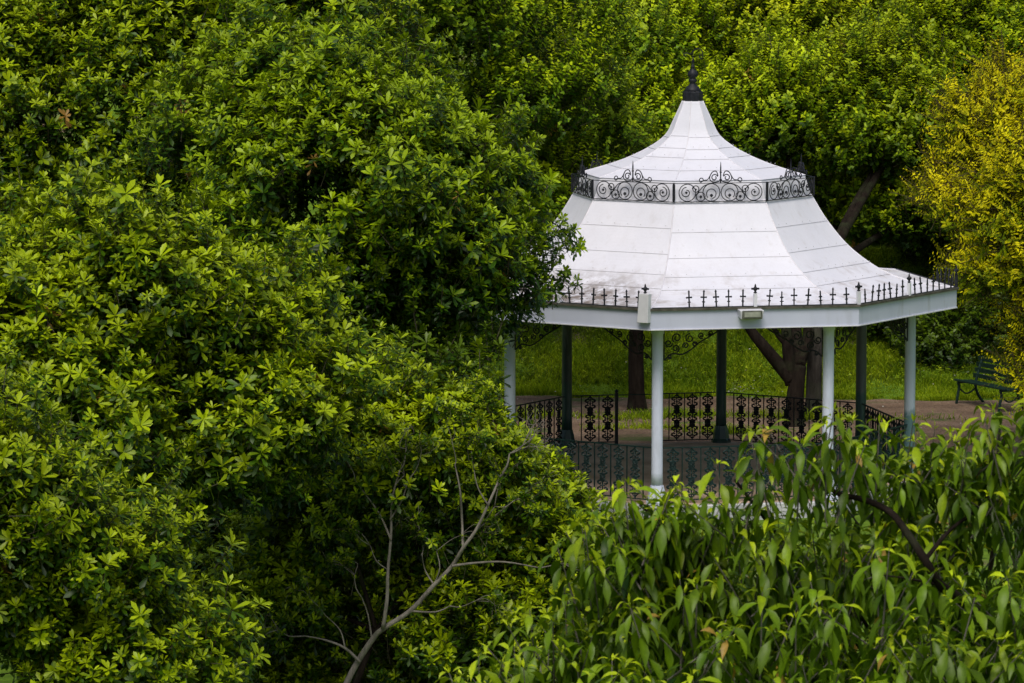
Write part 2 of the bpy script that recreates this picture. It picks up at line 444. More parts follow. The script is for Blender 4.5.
# finial
mb = MB(); mb.lathe([(.185, 5.90), (.185, 5.918), (.165, 5.925), (.165, 6.10), (.155, 6.115)], n=8)
fin = P_(mb, 'finial', M['iron'], rz=A0)
mb = MB(); mb.lathe([(.15, 6.11), (.115, 6.15), (.10, 6.185), (.06, 6.21), (.045, 6.25), (.07, 6.275), (.066, 6.30), (.045, 6.32), (.082, 6.355), (.086, 6.39), (.06, 6.44), (.022, 6.475), (.030, 6.49), (.034, 6.505), (.018, 6.53), (.012, 6.55), (.026, 6.575), (.012, 6.62), (.004, 6.66)], n=16)
mb.obj('turned_spire', M['iron'], fin, smooth=True)
mb = MB(); mb.tube([(0, 0, 6.62), (0, 0, 6.76)], .007, 5)
mb.tube(smoothpts([(-.13, 0, 6.66), (-.15, 0, 6.70), (-.10, 0, 6.72), (-.04, 0, 6.70), (.0, 0, 6.75), (.06, 0, 6.79), (.13, 0, 6.77), (.155, 0, 6.69), (.13, 0, 6.63), (.10, 0, 6.66), (.12, 0, 6.69)], 5), .008, 5)
mb.obj('vane_scroll', M['iron'], fin)

# columns
colmats = {-1: 'colm', 0: 'colw', 1: 'colw', 2: 'colm', 3: 'colh', 4: 'colg', 5: 'colg', 6: 'colg'}
collab = {-1: 'grey column turning green at its foot', 3: 'dull grey green column', 4: 'dark green column at the back', 5: 'dark green column beside the gate', 6: 'dark green column hidden by leaves', 2: 'pale grey column on the right'}
cmesh = {}
for k in range(-1, 7):
    mk = colmats[k]
    if mk not in cmesh:
        m = MB(); m.lathe([(.092, .30), (.088, .5), (.084, 2.5), (.084, 2.60), (.10, 2.62), (.10, 2.66), (.12, 2.68), (.12, 2.735)], n=20); a = m.mesh('column', M[mk], True)
        m = MB(); m.lathe([(.17, .012), (.17, .05), (.145, .08), (.125, .20), (.10, .30)], n=8); b_ = m.mesh('column_base', M[mk])
        cmesh[mk] = (a, b_)
    t = KA(k)
    kw = {'label': collab[k]} if k in collab else {}
    co = inst('column', cmesh[mk][0], bs, t, (RC * sin(t), -RC * cos(t), .24), **kw)
    inst('column_base', cmesh[mk][1], co)

# railings
def ornament():
    m = MB(); rr = .0115; H = .80
    m.box((0, 0, H / 2), (.016, .016, H))
    for zc, sz in ((.66, 1.0), (.40, .9), (.15, 1.05), (.53, .5), (.275, .5)):
        for s in (-1, 1):
            for v in (-1, 1):
                pts = spiral(.030 * sz, v * .045 * sz, .032 * sz, .95, pi * (1.0) , -v, .45, 9)
                m.tube([(s * x * 1.7, 0, zc + z) for x, y, z in pts], rr, 4)
            m.tube([(s * x * 1.7, 0, zc + z) for x, z in ((0, -.12 * sz), (.045 * sz, -.05), (.02, 0), (.045 * sz, .05), (0, .12 * sz))], rr, 4)
        m.lathe([(.004, -.03), (.022, 0), (.004, .03)], (0, 0, zc), 6)
    m.lathe([(.004, -.03), (.018, 0), (.004, .03)], (0, 0, .53), 6); m.lathe([(.004, -.03), (.018, 0), (.004, .03)], (0, 0, .275), 6)
    return m
ORN = ornament()
def rail_panel(L, post0=False, post1=False):
    m = MB(); z0 = .065
    m.box((L / 2, 0, .865), (L, .036, .016)); m.box((L / 2, 0, z0), (L, .022, .016))
    n = max(2, round(L / .142)); st = L / n
    for i in range(1, n):
        x = i * st
        if i % 2:
            b = len(m.v); m.v += [(vx + x, vy, vz + z0) for vx, vy, vz in ORN.v]; m.f += [tuple(q + b for q in f) for f in ORN.f]; m.mi += [0] * len(ORN.f)
        else:
            m.box((x, 0, (.865 + z0) / 2), (.016, .016, .80))
    for f, x in ((post0, 0), (post1, L)):
        if f:
            m.box((x, 0, .45), (.05, .05, .90)); m.lathe([(.02, 0), (.034, .02), (.026, .045), (.005, .06)], (x, 0, .90), 8)
    return m
c1 = .10
Lfull = 2 * RC * S8 - 2 * c1
full = {m_: rail_panel(Lfull).mesh('railing', M[m_]) for m_ in ('iron', 'greeniron')}
def rail_at(k, me, u0, **kw):
    t = FA(k); x, y = -RC * S8 + u0, -RC * C8
    return inst('railing', me, bs, t, (x * cos(t) - y * sin(t), x * sin(t) + y * cos(t), .24), **kw)
for k in (-1, 0, 1): rail_at(k, full['greeniron'], c1)
for k in (2, 3, 5, 6): rail_at(k, full['iron'], c1)
S = 2 * RC * S8
g0, g1 = .39 * S, .68 * S      # the gap in the back side, measured from column 4
rail_at(4, rail_panel(g0 - c1, False, True).mesh('railing', M['iron']), c1, label='short railing ending in a gate post')
rail_at(4, rail_panel(S - g1 - c1, True, False).mesh('railing', M['iron']), g1, label='short railing starting at a gate post')
mb = MB(); mb.tube([(0, 0, .86), (g1 - g0, 0, .86)], .009, 6)
t = FA(4); x, y = -RC * S8 + g0, -RC * C8
inst('gate_bar', mb.mesh('gate_bar', M['greeniron']), bs, t, (x * cos(t) - y * sin(t), x * sin(t) + y * cos(t), .24))

# spandrel brackets under the eaves
def bracket():
    m = MB(); rr = .011; zt = 2.66
    m.tube([(.09, 0, zt), (.98, 0, zt)], .012, 5); m.tube([(.10, 0, zt), (.10, 0, zt - .46)], .010, 5)
    m.tube([(x, 0, zt - z) for x, y, z in smoothpts([(.11, 0, .45), (.22, 0, .36), (.38, 0, .37), (.52, 0, .30), (.66, 0, .19), (.82, 0, .10), (.95, 0, .02)], 5)], .012, 5)
    for cx, cz, r, a, s in ((.30, .12, .075, 2.2, 1), (.28, .28, .06, 1.2, -1), (.17, .20, .06, 0, 1), (.50, .13, .07, -1.5, -1), (.44, .24, .05, 2.5, 1), (.68, .09, .05, 1., 1), (.82, .055, .04, 2.6, -1), (.19, .40, .035, .5, 1), (.58, .22, .04, 0, -1)):
        m.tube([(x, 0, zt - z) for x, y, z in spiral(cx, cz, r, 1.35, a, s, .3)], rr, 5)
    return m
bm_ = bracket().mesh('spandrel_scroll', M['iron'])
mbm = MB(); br_ = bracket(); mbm.v = [(-x, y, z) for x, y, z in br_.v]; mbm.f = [f[::-1] for f in br_.f]; mbm.mi = br_.mi
bm2 = mbm.mesh('spandrel_scroll', M['iron'])
for k in range(-1, 7):
    t = KA(k); p = (RC * sin(t), -RC * cos(t), .24)
    inst('spandrel_scroll', bm_, bs, t + pi / 8, p)
    inst('spandrel_scroll', bm2, bs, t - pi / 8, p)

# ------------------------------------------------------------------ ground
def gz(x, y):
    x = np.asarray(x, float); y = np.asarray(y, float)
    toe = 11.55 - .10 * np.clip(x - 3, 0, 6) + .15 * np.sin(x * 1.3)
    t = np.clip(y - toe, 0, 30)
    bank = np.where(t < .6, t * t * .55, .198 + (t - .6) * .52)
    return -.245 + bank + .02 * np.sin(x * 2.1) * np.sin(y * 1.7)
def sheet(name, xs, ys, zf, mat, **kw):
    X, Y = np.meshgrid(xs, ys); Z = zf(X, Y)
    m = MB(); w = len(xs)
    m.v = [tuple(q) for q in np.stack([X, Y, Z], -1).reshape(-1, 3).tolist()]
    m.f = [(j * w + i, j * w + i + 1, (j + 1) * w + i + 1, (j + 1) * w + i) for j in range(len(ys) - 1) for i in range(w - 1)]
    m.mi = [0] * len(m.f)
    return m.obj(name, mat, smooth=True, **kw)
xs = np.concatenate([[-900, -200, -60], np.arange(-25, 25.1, .5), [60, 200, 900]])
ys = np.concatenate([[-900, -200], np.arange(-80, 4, 4), np.arange(4, 26, .35), [30, 45, 90, 300, 1500]])
sheet('ground', xs, ys, gz, M['ground'], kind='structure')
# trodden path: wavy edged sheet lying on the ground
nx = 90; m = MB(); rows = 14
for j in range(rows + 1):
    for i in range(nx + 1):
        x = -12 + 26 * i / nx
        yb = 4.1 + .35 * sin(x * 1.9) + .2 * sin(x * 4.3 + 1)
        yt = 11.45 - .10 * max(0, min(6, x - 3)) + .15 * sin(x * 1.3) + .10 * sin(x * 3.7) + .06 * sin(x * 9.1)
        y = yb + (yt - yb) * j / rows
        m.v.append((x, y, float(gz(x, y)) + .006 + .004 * sin(x * 5 + y * 3)))
m.f = [(j * (nx + 1) + i, j * (nx + 1) + i + 1, (j + 1) * (nx + 1) + i + 1, (j + 1) * (nx + 1) + i) for j in range(rows) for i in range(nx)]
m.mi = [0] * len(m.f); m.obj('path', M['soil'], smooth=True, kind='structure')

# ------------------------------------------------------------------ foliage engine (numpy)
rs = np.random.RandomState(11)
def leaf_tpl(rows, fold=.18, curl=0.):
    """unit leaf along +x, face up +z. rows: (t, halfwidth)"""
    v = [(0, 0, 0)]
    for t, w in rows: v += [(t, w, fold * w - curl * t * t), (t, 0, -curl * t * t), (t, -w, fold * w - curl * t * t)]
    v.append((1, 0, -curl)); f = [(0, 2, 1), (0, 3, 2)]
    n = len(rows)
    for i in range(n - 1):
        a = 1 + 3 * i
        f += [(a, a + 1, a + 4), (a, a + 4, a + 3), (a + 1, a + 2, a + 5), (a + 1, a + 5, a + 4)]
    a = 1 + 3 * (n - 1); e = len(v) - 1
    f += [(a, a + 1, e), (a + 1, a + 2, e)]
    return np.array(v, float), np.array(f, int)
def basis(d, up=np.array([0, 0, 1.])):
    d = d / np.linalg.norm(d); s = np.cross(up, d); n = np.linalg.norm(s)
    s = np.array([0, 1., 0]) if n < 1e-4 else s / n
    return np.stack([d, s, np.cross(d, s)], 1)        # columns: x dir, y side, z up
def quadstick(p0, p1, r):
    d = p1 - p0; B = basis(d); v = []
    for p, q in ((p0, r), (p1, r * .7)):
        for a in (0, 2.094, 4.189): v.append(p + q * (cos(a) * B[:, 1] + sin(a) * B[:, 2]))
    return np.array(v), np.array([(0, 1, 4), (0, 4, 3), (1, 2, 5), (1, 5, 4), (2, 0, 3), (2, 3, 5)])
class Tpl:
    def __init__(s): s.v = []; s.f = []; s.c = []; s.n = 0
    def put(s, v, f, c):
        s.v.append(v); s.f.append(f + s.n); s.c.append(np.full(len(v), c)); s.n += len(v)
    def done(s): return np.concatenate(s.v), np.concatenate(s.f), np.concatenate(s.c)
# colour code per vertex: 0..1 = age (0 old dark, 1 young bright); 2 = twig
def rosette(L=.13, w=.17, nl=8, low=6, tw=.16, young=.75, rng=random):
    T = Tpl(); lv, lf = leaf_tpl([(.38, w * .62), (.74, w)], .22, .10)
    for i in range(nl):
        a = i * 2.4 + rng.uniform(-.3, .3); el = rng.uniform(.10, 1.05) * (1.0 if i > 2 else 1.25)
        d = np.array([cos(a) * cos(el), sin(a) * cos(el), sin(el)])
        l = L * rng.uniform(.7, 1.05) * (.8 if i < 3 else 1)
        B = basis(d); T.put((lv * l) @ B.T + [0, 0, rng.uniform(-.01, .01)], lf, min(1, max(0, young + (el - .5) * .5 + rng.uniform(-.12, .12))))
    for i in range(low):
        a = i * 2.4 + 1 + rng.uniform(-.4, .4); el = rng.uniform(-.55, .35); h = -tw * (i + 1) / (low + .5)
        d = np.array([cos(a) * cos(el), sin(a) * cos(el), sin(el)]); l = L * rng.uniform(.75, 1.1)
        B = basis(d); T.put((lv * l) @ B.T + [0, 0, h], lf, max(0, young - .35 - .35 * i / low + rng.uniform(-.15, .15)))
    v, f = quadstick(np.array([0, 0, -tw * 1.4]), np.array([0, 0, 0.]), .006 * L / .13); T.put(v, f, 2)
    return T.done()
def spray(L=.09, w=.26, n=12, tw=.34, young=.6, rng=random, flat=.5):
    T = Tpl(); lv, lf = leaf_tpl([(.3, w * .85), (.62, w)], .2, .10)
    bend = np.array([rng.uniform(-.3, .3), rng.uniform(-.3, .3), 0])
    for i in range(n):
        h = tw * (i / (n - 1)); a = (i % 2) * pi + rng.uniform(-1, 1) * flat + rng.uniform(0, .4)
        el = rng.uniform(-.1, .7); d = np.array([cos(a) * cos(el), sin(a) * cos(el), sin(el)])
        l = L * rng.uniform(.7, 1.1) * (1 - .25 * i / n)
        B = basis(d); T.put((lv * l) @ B.T + [0, 0, h - tw * .6] + bend * h * h * 2, lf, max(0, min(1, young - .45 + .6 * i / n + rng.uniform(-.2, .2))))
    v, f = quadstick(np.array([0, 0, -tw * .8]), np.array([0, 0, tw * .4]), .005); T.put(v, f, 2)
    return T.done()
def droopy(L=.13, w=.17, n=10, rng=random):
    """shoot along +z with long pointed leaves that hang down; gravity is added on placing"""
    T = Tpl(); v, f = quadstick(np.array([0, 0, -.22]), np.array([0, 0, 0.]), .004); T.put(v, f, 2)
    return T
def build_leaves(name, parts, pal, mat, parent, **kw):
    """parts: list of (template, positions(n,3), rotations(n,3,3), scale(n), brightness(n))"""
    V, F, C = [], [], []; nb = 0
    pal = [np.array(p) for p in pal]
    for (tv, tf, tc), P, Rm, Sc, Br in parts:
        n = len(P)
        if n == 0: continue
        v = np.einsum('nij,mj->nmi', Rm, tv) * Sc[:, None, None] + P[:, None, :]
        f = tf[None] + (np.arange(n) * len(tv))[:, None, None] + nb
        age_shade = np.clip(tc[None, :] + Br[:, None], 0, 1)[..., None]  # leaf age shifted by sprig brightness, painted crown shade included
        c = np.where(age_shade < .5, pal[0] + (pal[1] - pal[0]) * age_shade * 2, pal[1] + (pal[2] - pal[1]) * (age_shade - .5) * 2)
        c = c * np.exp(rs.normal(0, .12, (n, 1, 1)))
        dead = rs.uniform(size=n) < .0025; c[dead] = np.array([.30, .17, .035]) * np.exp(rs.normal(0, .35, (int(dead.sum()), 1, 1)))
        c[:, tc > 1.5, :] = pal[3]
        V.append(v.reshape(-1, 3)); F.append(f.reshape(-1, 3)); C.append(c.reshape(-1, 3)); nb += n * len(tv)
    V = np.concatenate(V).astype(np.float32); F = np.concatenate(F).astype(np.int32); C = np.concatenate(C)
    me = bpy.data.meshes.new(name); me.vertices.add(len(V)); me.vertices.foreach_set('co', V.ravel())
    me.loops.add(F.size); me.loops.foreach_set('vertex_index', F.ravel())
    me.polygons.add(len(F)); me.polygons.foreach_set('loop_start', np.arange(0, F.size, 3, dtype=np.int32))
    at_ = me.attributes.new('leaf_colour', 'FLOAT_COLOR', 'POINT')
    at_.data.foreach_set('color', np.concatenate([C, np.ones((len(C), 1))], 1).astype(np.float32).ravel())
    me.materials.append(mat); me.update()
    o = bpy.data.objects.new(name, me)
    if parent is not None: o.location = -np.array(parent.location)
    return link(o, parent, **kw), len(F)

def rots(D, spin):
    """matrices taking +z to D with a spin"""
    D = D / np.linalg.norm(D, axis=1, keepdims=True)
    ref = np.where(np.abs(D[:, 2:3]) < .95, np.array([[0, 0, 1.]]), np.array([[1., 0, 0]]))
    X = np.cross(ref, D); X /= np.linalg.norm(X, axis=1, keepdims=True); Y = np.cross(D, X)
    c, s = np.cos(spin)[:, None], np.sin(spin)[:, None]
    return np.stack([X * c + Y * s, -X * s + Y * c, D], 2)
def unit(n):
    d = rs.normal(size=(n, 3)); return d / np.linalg.norm(d, axis=1, keepdims=True)

CAMP = np.array([0, -CD, CH])
TOT = [0]
def crown_points(blobs, clump, dens, back=.25, lowcut=-.45, upw=1.25, jit=.33, fill=.35, lean=(0, 0, 0), top=.27):
    """blobs: list of (centre, radii). -> positions, axes, brightness, clump centres"""
    Ps, Ds, Bs, Cs = [], [], [], []
    for c, r in blobs:
        c = np.array(c, float); r = np.array(r, float)
        area = 4 * pi * ((r[0] * r[1]) ** 1.6 / 3 + (r[0] * r[2]) ** 1.6 / 3 + (r[1] * r[2]) ** 1.6 / 3) ** (1 / 1.6)
        n = int(area / (clump ** 2 * 1.35))
        ph = rs.uniform(0, 6.28, 3)
        d = unit(n * 3)
        tocam = (CAMP - c); tocam /= np.linalg.norm(tocam)
        keep = (d @ tocam > -back) & (d[:, 2] > lowcut)
        d = d[keep][:n]
        lump = 1 + .16 * np.sin(3.1 * d[:, :1] + ph[0]) * np.sin(3.7 * d[:, 2:] + ph[1]) + .10 * np.sin(6.3 * d[:, :1] + 5.1 * d[:, 2:] + ph[2])
        cc = c + d * r * rs.uniform(.66, 1.10, (len(d), 1)) * lump
        for p, dd in zip(cc, d):
            rc = clump * rs.choice([.5, .7, .9, 1.1, 1.4]) * rs.uniform(.9, 1.1); k = int(dens * rc * rc)
            u = unit(k * 2); u = u[(u @ (dd * .6 + np.array([0, 0, .75]))) > -.35][:k]
            rad = rs.uniform(.55, 1.12, (len(u), 1)) ** .7
            pos = p + u * np.array([1, 1, .78]) * rc * rad
            ax = u * .75 + dd * .35 + np.array([0, 0, upw]) + np.array(lean) + rs.normal(0, jit, (len(u), 3))
            Ps.append(pos); Ds.append(ax)
            Bs.append(np.clip((u[:, 2] * .22 + (rad[:, 0] - .85) * .5), -.5, .4) + rs.normal(0, .10, len(u)) + rs.normal(0, .07) + top * (p[2] - c[2]) / r[2])  # low and inner sprigs darkened: crown shade put into the leaf colour
            Cs.append(p)
            for _ in range(rs.randint(1, 4)):      # leading shoots that stand out of the clump
                a = dd * .6 + np.array([0, 0, .9]) + rs.normal(0, .35, 3); a /= np.linalg.norm(a)
                q = p + a * rc * .8 + rs.normal(0, .12, 3) * rc; kk = rs.randint(2, 5); tt = np.arange(kk)[:, None] * .10
                Ps.append(q + a * tt); Ds.append(np.tile(a, (kk, 1)) + rs.normal(0, .25, (kk, 3))); Bs.append(.10 + tt[:, 0] * .5 + rs.normal(0, .06, kk))
        # inner filling
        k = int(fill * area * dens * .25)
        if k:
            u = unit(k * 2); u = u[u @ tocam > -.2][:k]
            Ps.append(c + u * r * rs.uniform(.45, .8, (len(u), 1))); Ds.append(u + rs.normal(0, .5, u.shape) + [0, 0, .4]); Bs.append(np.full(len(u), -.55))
    return np.concatenate(Ps), np.concatenate(Ds), np.concatenate(Bs), Cs
def in_view(P, margin=60):
    v = P - CAMP; c, s = cos(CYAW), sin(CYAW)
    x = c * v[:, 0] + s * v[:, 1]; y = -s * v[:, 0] + c * v[:, 1]; z = v[:, 2]
    c, s = cos(CPIT), sin(CPIT); y2 = c * y - s * z; z2 = s * y + c * z
    u = 512 + CF * x / y2; w = 341.5 - CF * z2 / y2
    return u, w
def tree(name, label, cat, group, base, blobs, tpls, pal, mat, clump=.55, dens=90, scale=1., trunk_r=.16, bark='bark', trunk=None, carve=None, extra=None, branch_r=.028, **kw):
    gb = float(gz(base[0], base[1])) if len(base) < 3 else base[2]
    root = empty(name, (base[0], base[1], gb), label, cat, group)
    P, D, B, C = crown_points(blobs, clump, dens, **kw)
    if carve is not None:
        k = carve(P); P, D, B = P[k], D[k], B[k]
    if base[0] < -3.5 and base[1] < 5:      # the trees stop short of the posts and the railing
        u, w = in_view(P); top_ = np.interp(u, [500, 550, 570, 600, 640, 700], [428, 440, 466, 500, 522, 560])
        lim = np.interp(w, [200, 300, 325, 345], [600, 560, 530, 500])
        k = ~((u > lim + rs.normal(0, 5, len(u))) & (w < top_ + rs.normal(0, 6, len(u)))); P, D, B = P[k], D[k], B[k]
    # thin out what lies far outside the photograph's view
    u, w = in_view(P); far = np.maximum(np.maximum(-u, u - 1024), np.maximum(-w, w - 683))
    pxm = CF / (P[:, 1] + CD)
    k = (far < 1.2 * pxm) | (rs.uniform(size=len(P)) < .22); P, D, B = P[k], D[k], B[k]
    if extra is not None:
        P = np.concatenate([P, extra[0]]); D = np.concatenate([D, extra[1]]); B = np.concatenate([B, extra[2]])
    which = rs.randint(0, len(tpls), len(P)); Rm = rots(D, rs.uniform(0, 2 * pi, len(P))); Sc = np.clip(np.exp(rs.normal(-.03, .22, len(P))), .5, 1.5) * scale
    parts = [(tpls[i], P[which == i], Rm[which == i], Sc[which == i], B[which == i]) for i in range(len(tpls))]
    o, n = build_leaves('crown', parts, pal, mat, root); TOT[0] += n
    # trunk with limbs reaching to the clumps
    m = MB(); b0 = np.array([base[0], base[1], gb - .1]); c0 = np.array(blobs[0][0], float); r0 = np.array(blobs[0][1])
    fork = trunk[-1] if trunk else b0 + (c0 - b0) * .45 + np.array([.1, 0, 0])
    pts = smoothpts([b0] + (trunk if trunk else [b0 * .6 + fork * .4 + np.array([.06, .05, 0]), fork]), 5)
    m.tube([p - root.location for p in pts], [trunk_r * (1.35 - .65 * min(1, i / 3)) if i < 3 else trunk_r * (1 - .35 * i / len(pts)) for i in range(len(pts))], 10)
    m.obj('trunk', M[bark], root, smooth=True)
    m = MB(); C = [c for c in C]; random.shuffle(C)
    bcs = []
    for bc_, br_ in blobs:
        bc = np.array(bc_, float) + np.array([0, .15, -.3 * br_[2]]); bcs.append(bc)
        m.tube([p - np.array(root.location) for p in smoothpts([fork, fork * .5 + bc * .5 + rs.normal(0, .08, 3), bc], 5)], list(np.linspace(trunk_r * .6, trunk_r * .25, 11)), 8)
    for q in C[:60]:
        bc = min(bcs, key=lambda b_: np.linalg.norm(b_ - q)); q = q * .85 + bc * .15
        fork = bc; mid = fork + (q - fork) * .5 + rs.normal(0, .16, 3) + np.array([0, 0, -.12])
        ps = smoothpts([fork, mid, q], 4); k = len(ps)
        m.tube([p - np.array(root.location) for p in ps], [branch_r * (1.5 - 1.2 * i / k) for i in range(k)], 5)
    m.obj('limbs', M['bark'], root, smooth=True)
    return root

rg = random.Random(5)
ROS = [rosette(rg.choice((.12, .135, .15)), rg.choice((.15, .17, .19)), rg.choice((8, 9, 10)), rg.choice((7, 9)), .20, .72, rg) for _ in range(10)]
SPR = [spray(.115, .27, 13, .36, .60, rg, 1.0) for _ in range(7)]
BIG = [spray(.115, .25, 14, .36, .62, rg, 1.4) for _ in range(6)]
FIN = [spray(.075, .19, 18, .46, .72, rg, .45) for _ in range(6)]
TWG = (.10, .085, .055)
PAL_ROS = [(.008, .028, .001), (.048, .122, .001), (.36, .50, .004), TWG]
PAL_MID = [(.009, .030, .001), (.060, .136, .001), (.42, .54, .005), TWG]
PAL_BACK = [(.028, .085, .001), (.20, .35, .003), (.62, .76, .008), TWG]
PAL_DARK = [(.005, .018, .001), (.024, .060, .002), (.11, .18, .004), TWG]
PAL_LIME = [(.05, .12, .002), (.27, .36, .002), (.88, .80, .006), (.14, .11, .06)]
def E_(px, py, Y, rx, ry_, rz): return (at(px, py, Y), (rx, ry_, rz))
#FOLIAGE
exec_trees = True
# --- big glossy trees on the left
GL = 'glossy leaved trees left of the bandstand'
tree('broadleaf_tree', 'large round glossy leaved tree whose outer sprigs overhang the left edge of the white roof', 'tree', GL, (-6.2, -6.5),
     [E_(340, 235, -8, 2.2, 1.9, 2.1), E_(392, 300, -7, 1.15, 1.2, 1.5), E_(300, 130, -6.5, 2.0, 1.6, 1.3), E_(300, 400, -7, 1.7, 1.4, 1.4), E_(440, 190, -6.5, 1.0, 1.0, 1.1)], ROS, PAL_ROS, M['leaf'], .50, 105)
tree('broadleaf_tree', 'tall dark glossy tree filling the upper left corner behind the lower bushes', 'tree', GL, (-10.0, -2.5),
     [E_(90, 130, -3, 2.7, 2.0, 2.5), E_(200, 30, -2.5, 2.4, 1.8, 1.9), E_(20, 300, -4, 2.0, 1.6, 1.8)], ROS, PAL_MID, M['leaf'], .55, 95)
tree('broadleaf_tree', 'bright green tree rising between the glossy trees and the roof spire at top centre', 'tree', 'woodland trees behind the bandstand', (-4.6, 9.0),
     [E_(470, 60, 7, 2.2, 1.6, 1.9), E_(540, 150, 8.5, 1.7, 1.4, 1.8), E_(400, -10, 6, 1.8, 1.5, 1.4), E_(500, 200, 8, 1.3, 1.2, .9)], SPR, PAL_BACK, M['leafb'], .62, 85, trunk_r=.14)
# --- nearer bushes on the left
SB = 'glossy bushes in front of the big trees'
tree('broadleaf_bush', 'wide bush with upright pale shoot tips at mid left, in front of the big trees', 'bush', SB, (-6.8, -20.5),
     [E_(130, 330, -20, 1.35, 1.1, 1.15), E_(215, 430, -20, 1.25, 1.0, 1.2), E_(40, 420, -21, 1.2, 1.0, 1.5), E_(60, 270, -19, .9, .8, .7), E_(250, 330, -18.5, .8, .7, .7)], ROS, PAL_MID, M['leaf'], .42, 120, scale=.9, trunk_r=.10)
tree('broadleaf_bush', 'yellowish green bush of fine shoots in the bottom left corner', 'bush', SB, (-5.6, -27.0),
     [E_(40, 590, -27, 1.15, .9, 1.0), E_(-30, 520, -27.5, .9, .8, .8), E_(110, 660, -27, 1.0, .8, .7)], ROS, PAL_MID, M['leaf'], .36, 150, scale=.78, trunk_r=.08)
def carve_c3(P):
    u, w = in_view(P)
    a = (u > 335) & (u < 505) & (w > 480 + .25 * np.abs(u - 430)) & (w < 683)
    return ~(a & (P[:, 1] < -17.2) & (rs.uniform(size=len(P)) < .66))
c3 = tree('broadleaf_bush', 'loose bush with bare forked grey branches showing at bottom centre', 'bush', SB, (-4.1, -18.6),
     [E_(420, 500, -17.5, 1.25, 1.0, 1.2), E_(340, 455, -17.5, .9, .8, .8), E_(520, 560, -17, 1.0, .8, .95), E_(300, 600, -17, 1.1, .9, 1.1), E_(470, 640, -17.5, 1.1, .9, .8), E_(575, 620, -17, .8, .7, .8), E_(300, 690, -16.5, 1.0, .8, .8), E_(430, 710, -16.5, 1.1, .8, .8)], ROS, PAL_MID, M['leaf'], .36, 135, scale=.82, trunk_r=.05, carve=carve_c3, fill=.5, branch_r=.012)
m = MB(); BR = lambda pts, Y, r: m.tube([p - np.array(c3.location) for p in smoothpts([at(a, b, Y + rs.normal(0, .05)) for a, b in pts], 4)], list(np.linspace(r, r * .35, 4 * (len(pts) - 1) + 1)), 6)
Yb = -18.9
BR([(335, 710), (352, 672), (372, 640), (384, 628), (410, 611), (434, 585), (452, 566), (463, 548), (476, 530), (488, 505), (500, 478)], Yb, .040)
BR([(383, 628), (387, 600), (388, 570), (391, 535), (392, 500), (400, 470)], Yb, .026)
BR([(391, 540), (380, 515), (366, 495), (355, 480)], Yb, .014); BR([(390, 520), (402, 500), (408, 480)], Yb, .012)
BR([(452, 566), (475, 563), (505, 562), (540, 568)], Yb, .018); BR([(463, 548), (462, 520), (460, 490), (455, 465)], Yb, .018)
BR([(476, 530), (496, 515), (515, 500)], Yb, .013); BR([(360, 662), (345, 648), (325, 640), (305, 636)], Yb, .02)
BR([(434, 585), (425, 570), (422, 555)], Yb, .012); BR([(410, 611), (435, 612), (450, 606)], Yb, .014); BR([(372, 640), (368, 615), (362, 598)], Yb, .012)
BR([(488, 505), (478, 488), (474, 470)], Yb, .011); BR([(345, 648), (340, 630), (325, 615)], Yb, .010)
def fork_twigs(x, y, a, ln, r, dep):
    x2, y2 = x + ln * cos(a), y - ln * sin(a); Y = Yb + rs.normal(0, .12)
    mx, my = (x + x2) / 2 + rs.normal(0, 3), (y + y2) / 2 + rs.normal(0, 3)
    m.tube([p - np.array(c3.location) for p in smoothpts([at(x, y, Yb), at(mx, my, (Yb + Y) / 2), at(x2, y2, Yb)], 3)], list(np.linspace(r, r * .5, 7)), 5)
    if dep:
        for _ in range(rs.randint(2, 4)): fork_twigs(x2, y2, a + rs.normal(0, .5), ln * rs.uniform(.6, .9), r * .6, dep - 1)
for x, y, a, ln, r, dep in ((500, 478, 1.2, 26, .017, 3), (400, 470, 1.3, 22, .010, 2), (355, 480, 2.0, 24, .008, 2), (408, 480, 1.0, 20, .008, 2), (540, 568, .2, 24, .009, 2), (455, 465, 1.7, 24, .009, 3), (515, 500, .7, 24, .008, 2),
                            (305, 636, 2.9, 26, .010, 2), (325, 615, 2.3, 22, .007, 2), (422, 555, 1.8, 24, .008, 2), (450, 606, .2, 26, .008, 2), (362, 598, 1.9, 24, .008, 2), (474, 470, 1.7, 20, .007, 2), (476, 530, .9, 30, .010, 3), (388, 570, 2.2, 30, .008, 2), (392, 500, 1.1, 28, .008, 2), (434, 585, 1.5, 34, .009, 3)):
    fork_twigs(x, y, a, ln, r, dep)
m.obj('bare_branches', M['twig'], c3, smooth=True)
tv = np.array([v for v in m.v]) + np.array(c3.location); n = 230
P = tv[rs.randint(len(tv) // 3, len(tv), n)] + rs.normal(0, .03, (n, 3)); D = rs.normal(0, .5, (n, 3)) + [0, -.1, 1]; wh = rs.randint(0, len(ROS), n)
Rm = rots(D, rs.uniform(0, 6.28, n)); Sc = rs.uniform(.35, .7, n); B = rs.normal(.02, .12, n)
build_leaves('twig_leaves', [(ROS[i], P[wh == i], Rm[wh == i], Sc[wh == i], B[wh == i]) for i in range(len(ROS))], PAL_MID, M['leaf'], c3)
# --- dark shrub filling the hollow beneath the left trees
tree('broadleaf_bush', 'shaded dark bush in the hollow between the left bushes', 'bush', SB, (-5.8, -11.0),
     [E_(230, 560, -13, 2.0, 1.0, 1.7), E_(420, 450, -10, 1.7, 1.0, 1.2), E_(60, 500, -14, 1.8, 1.0, 1.5), E_(560, 590, -11, 1.2, .9, .9), E_(330, 680, -14, 2.0, 1.0, 1.2)], ROS, PAL_DARK, M['leaf'], .5, 80, trunk_r=.1)  # the hollow's shade is put into the dark leaf palette
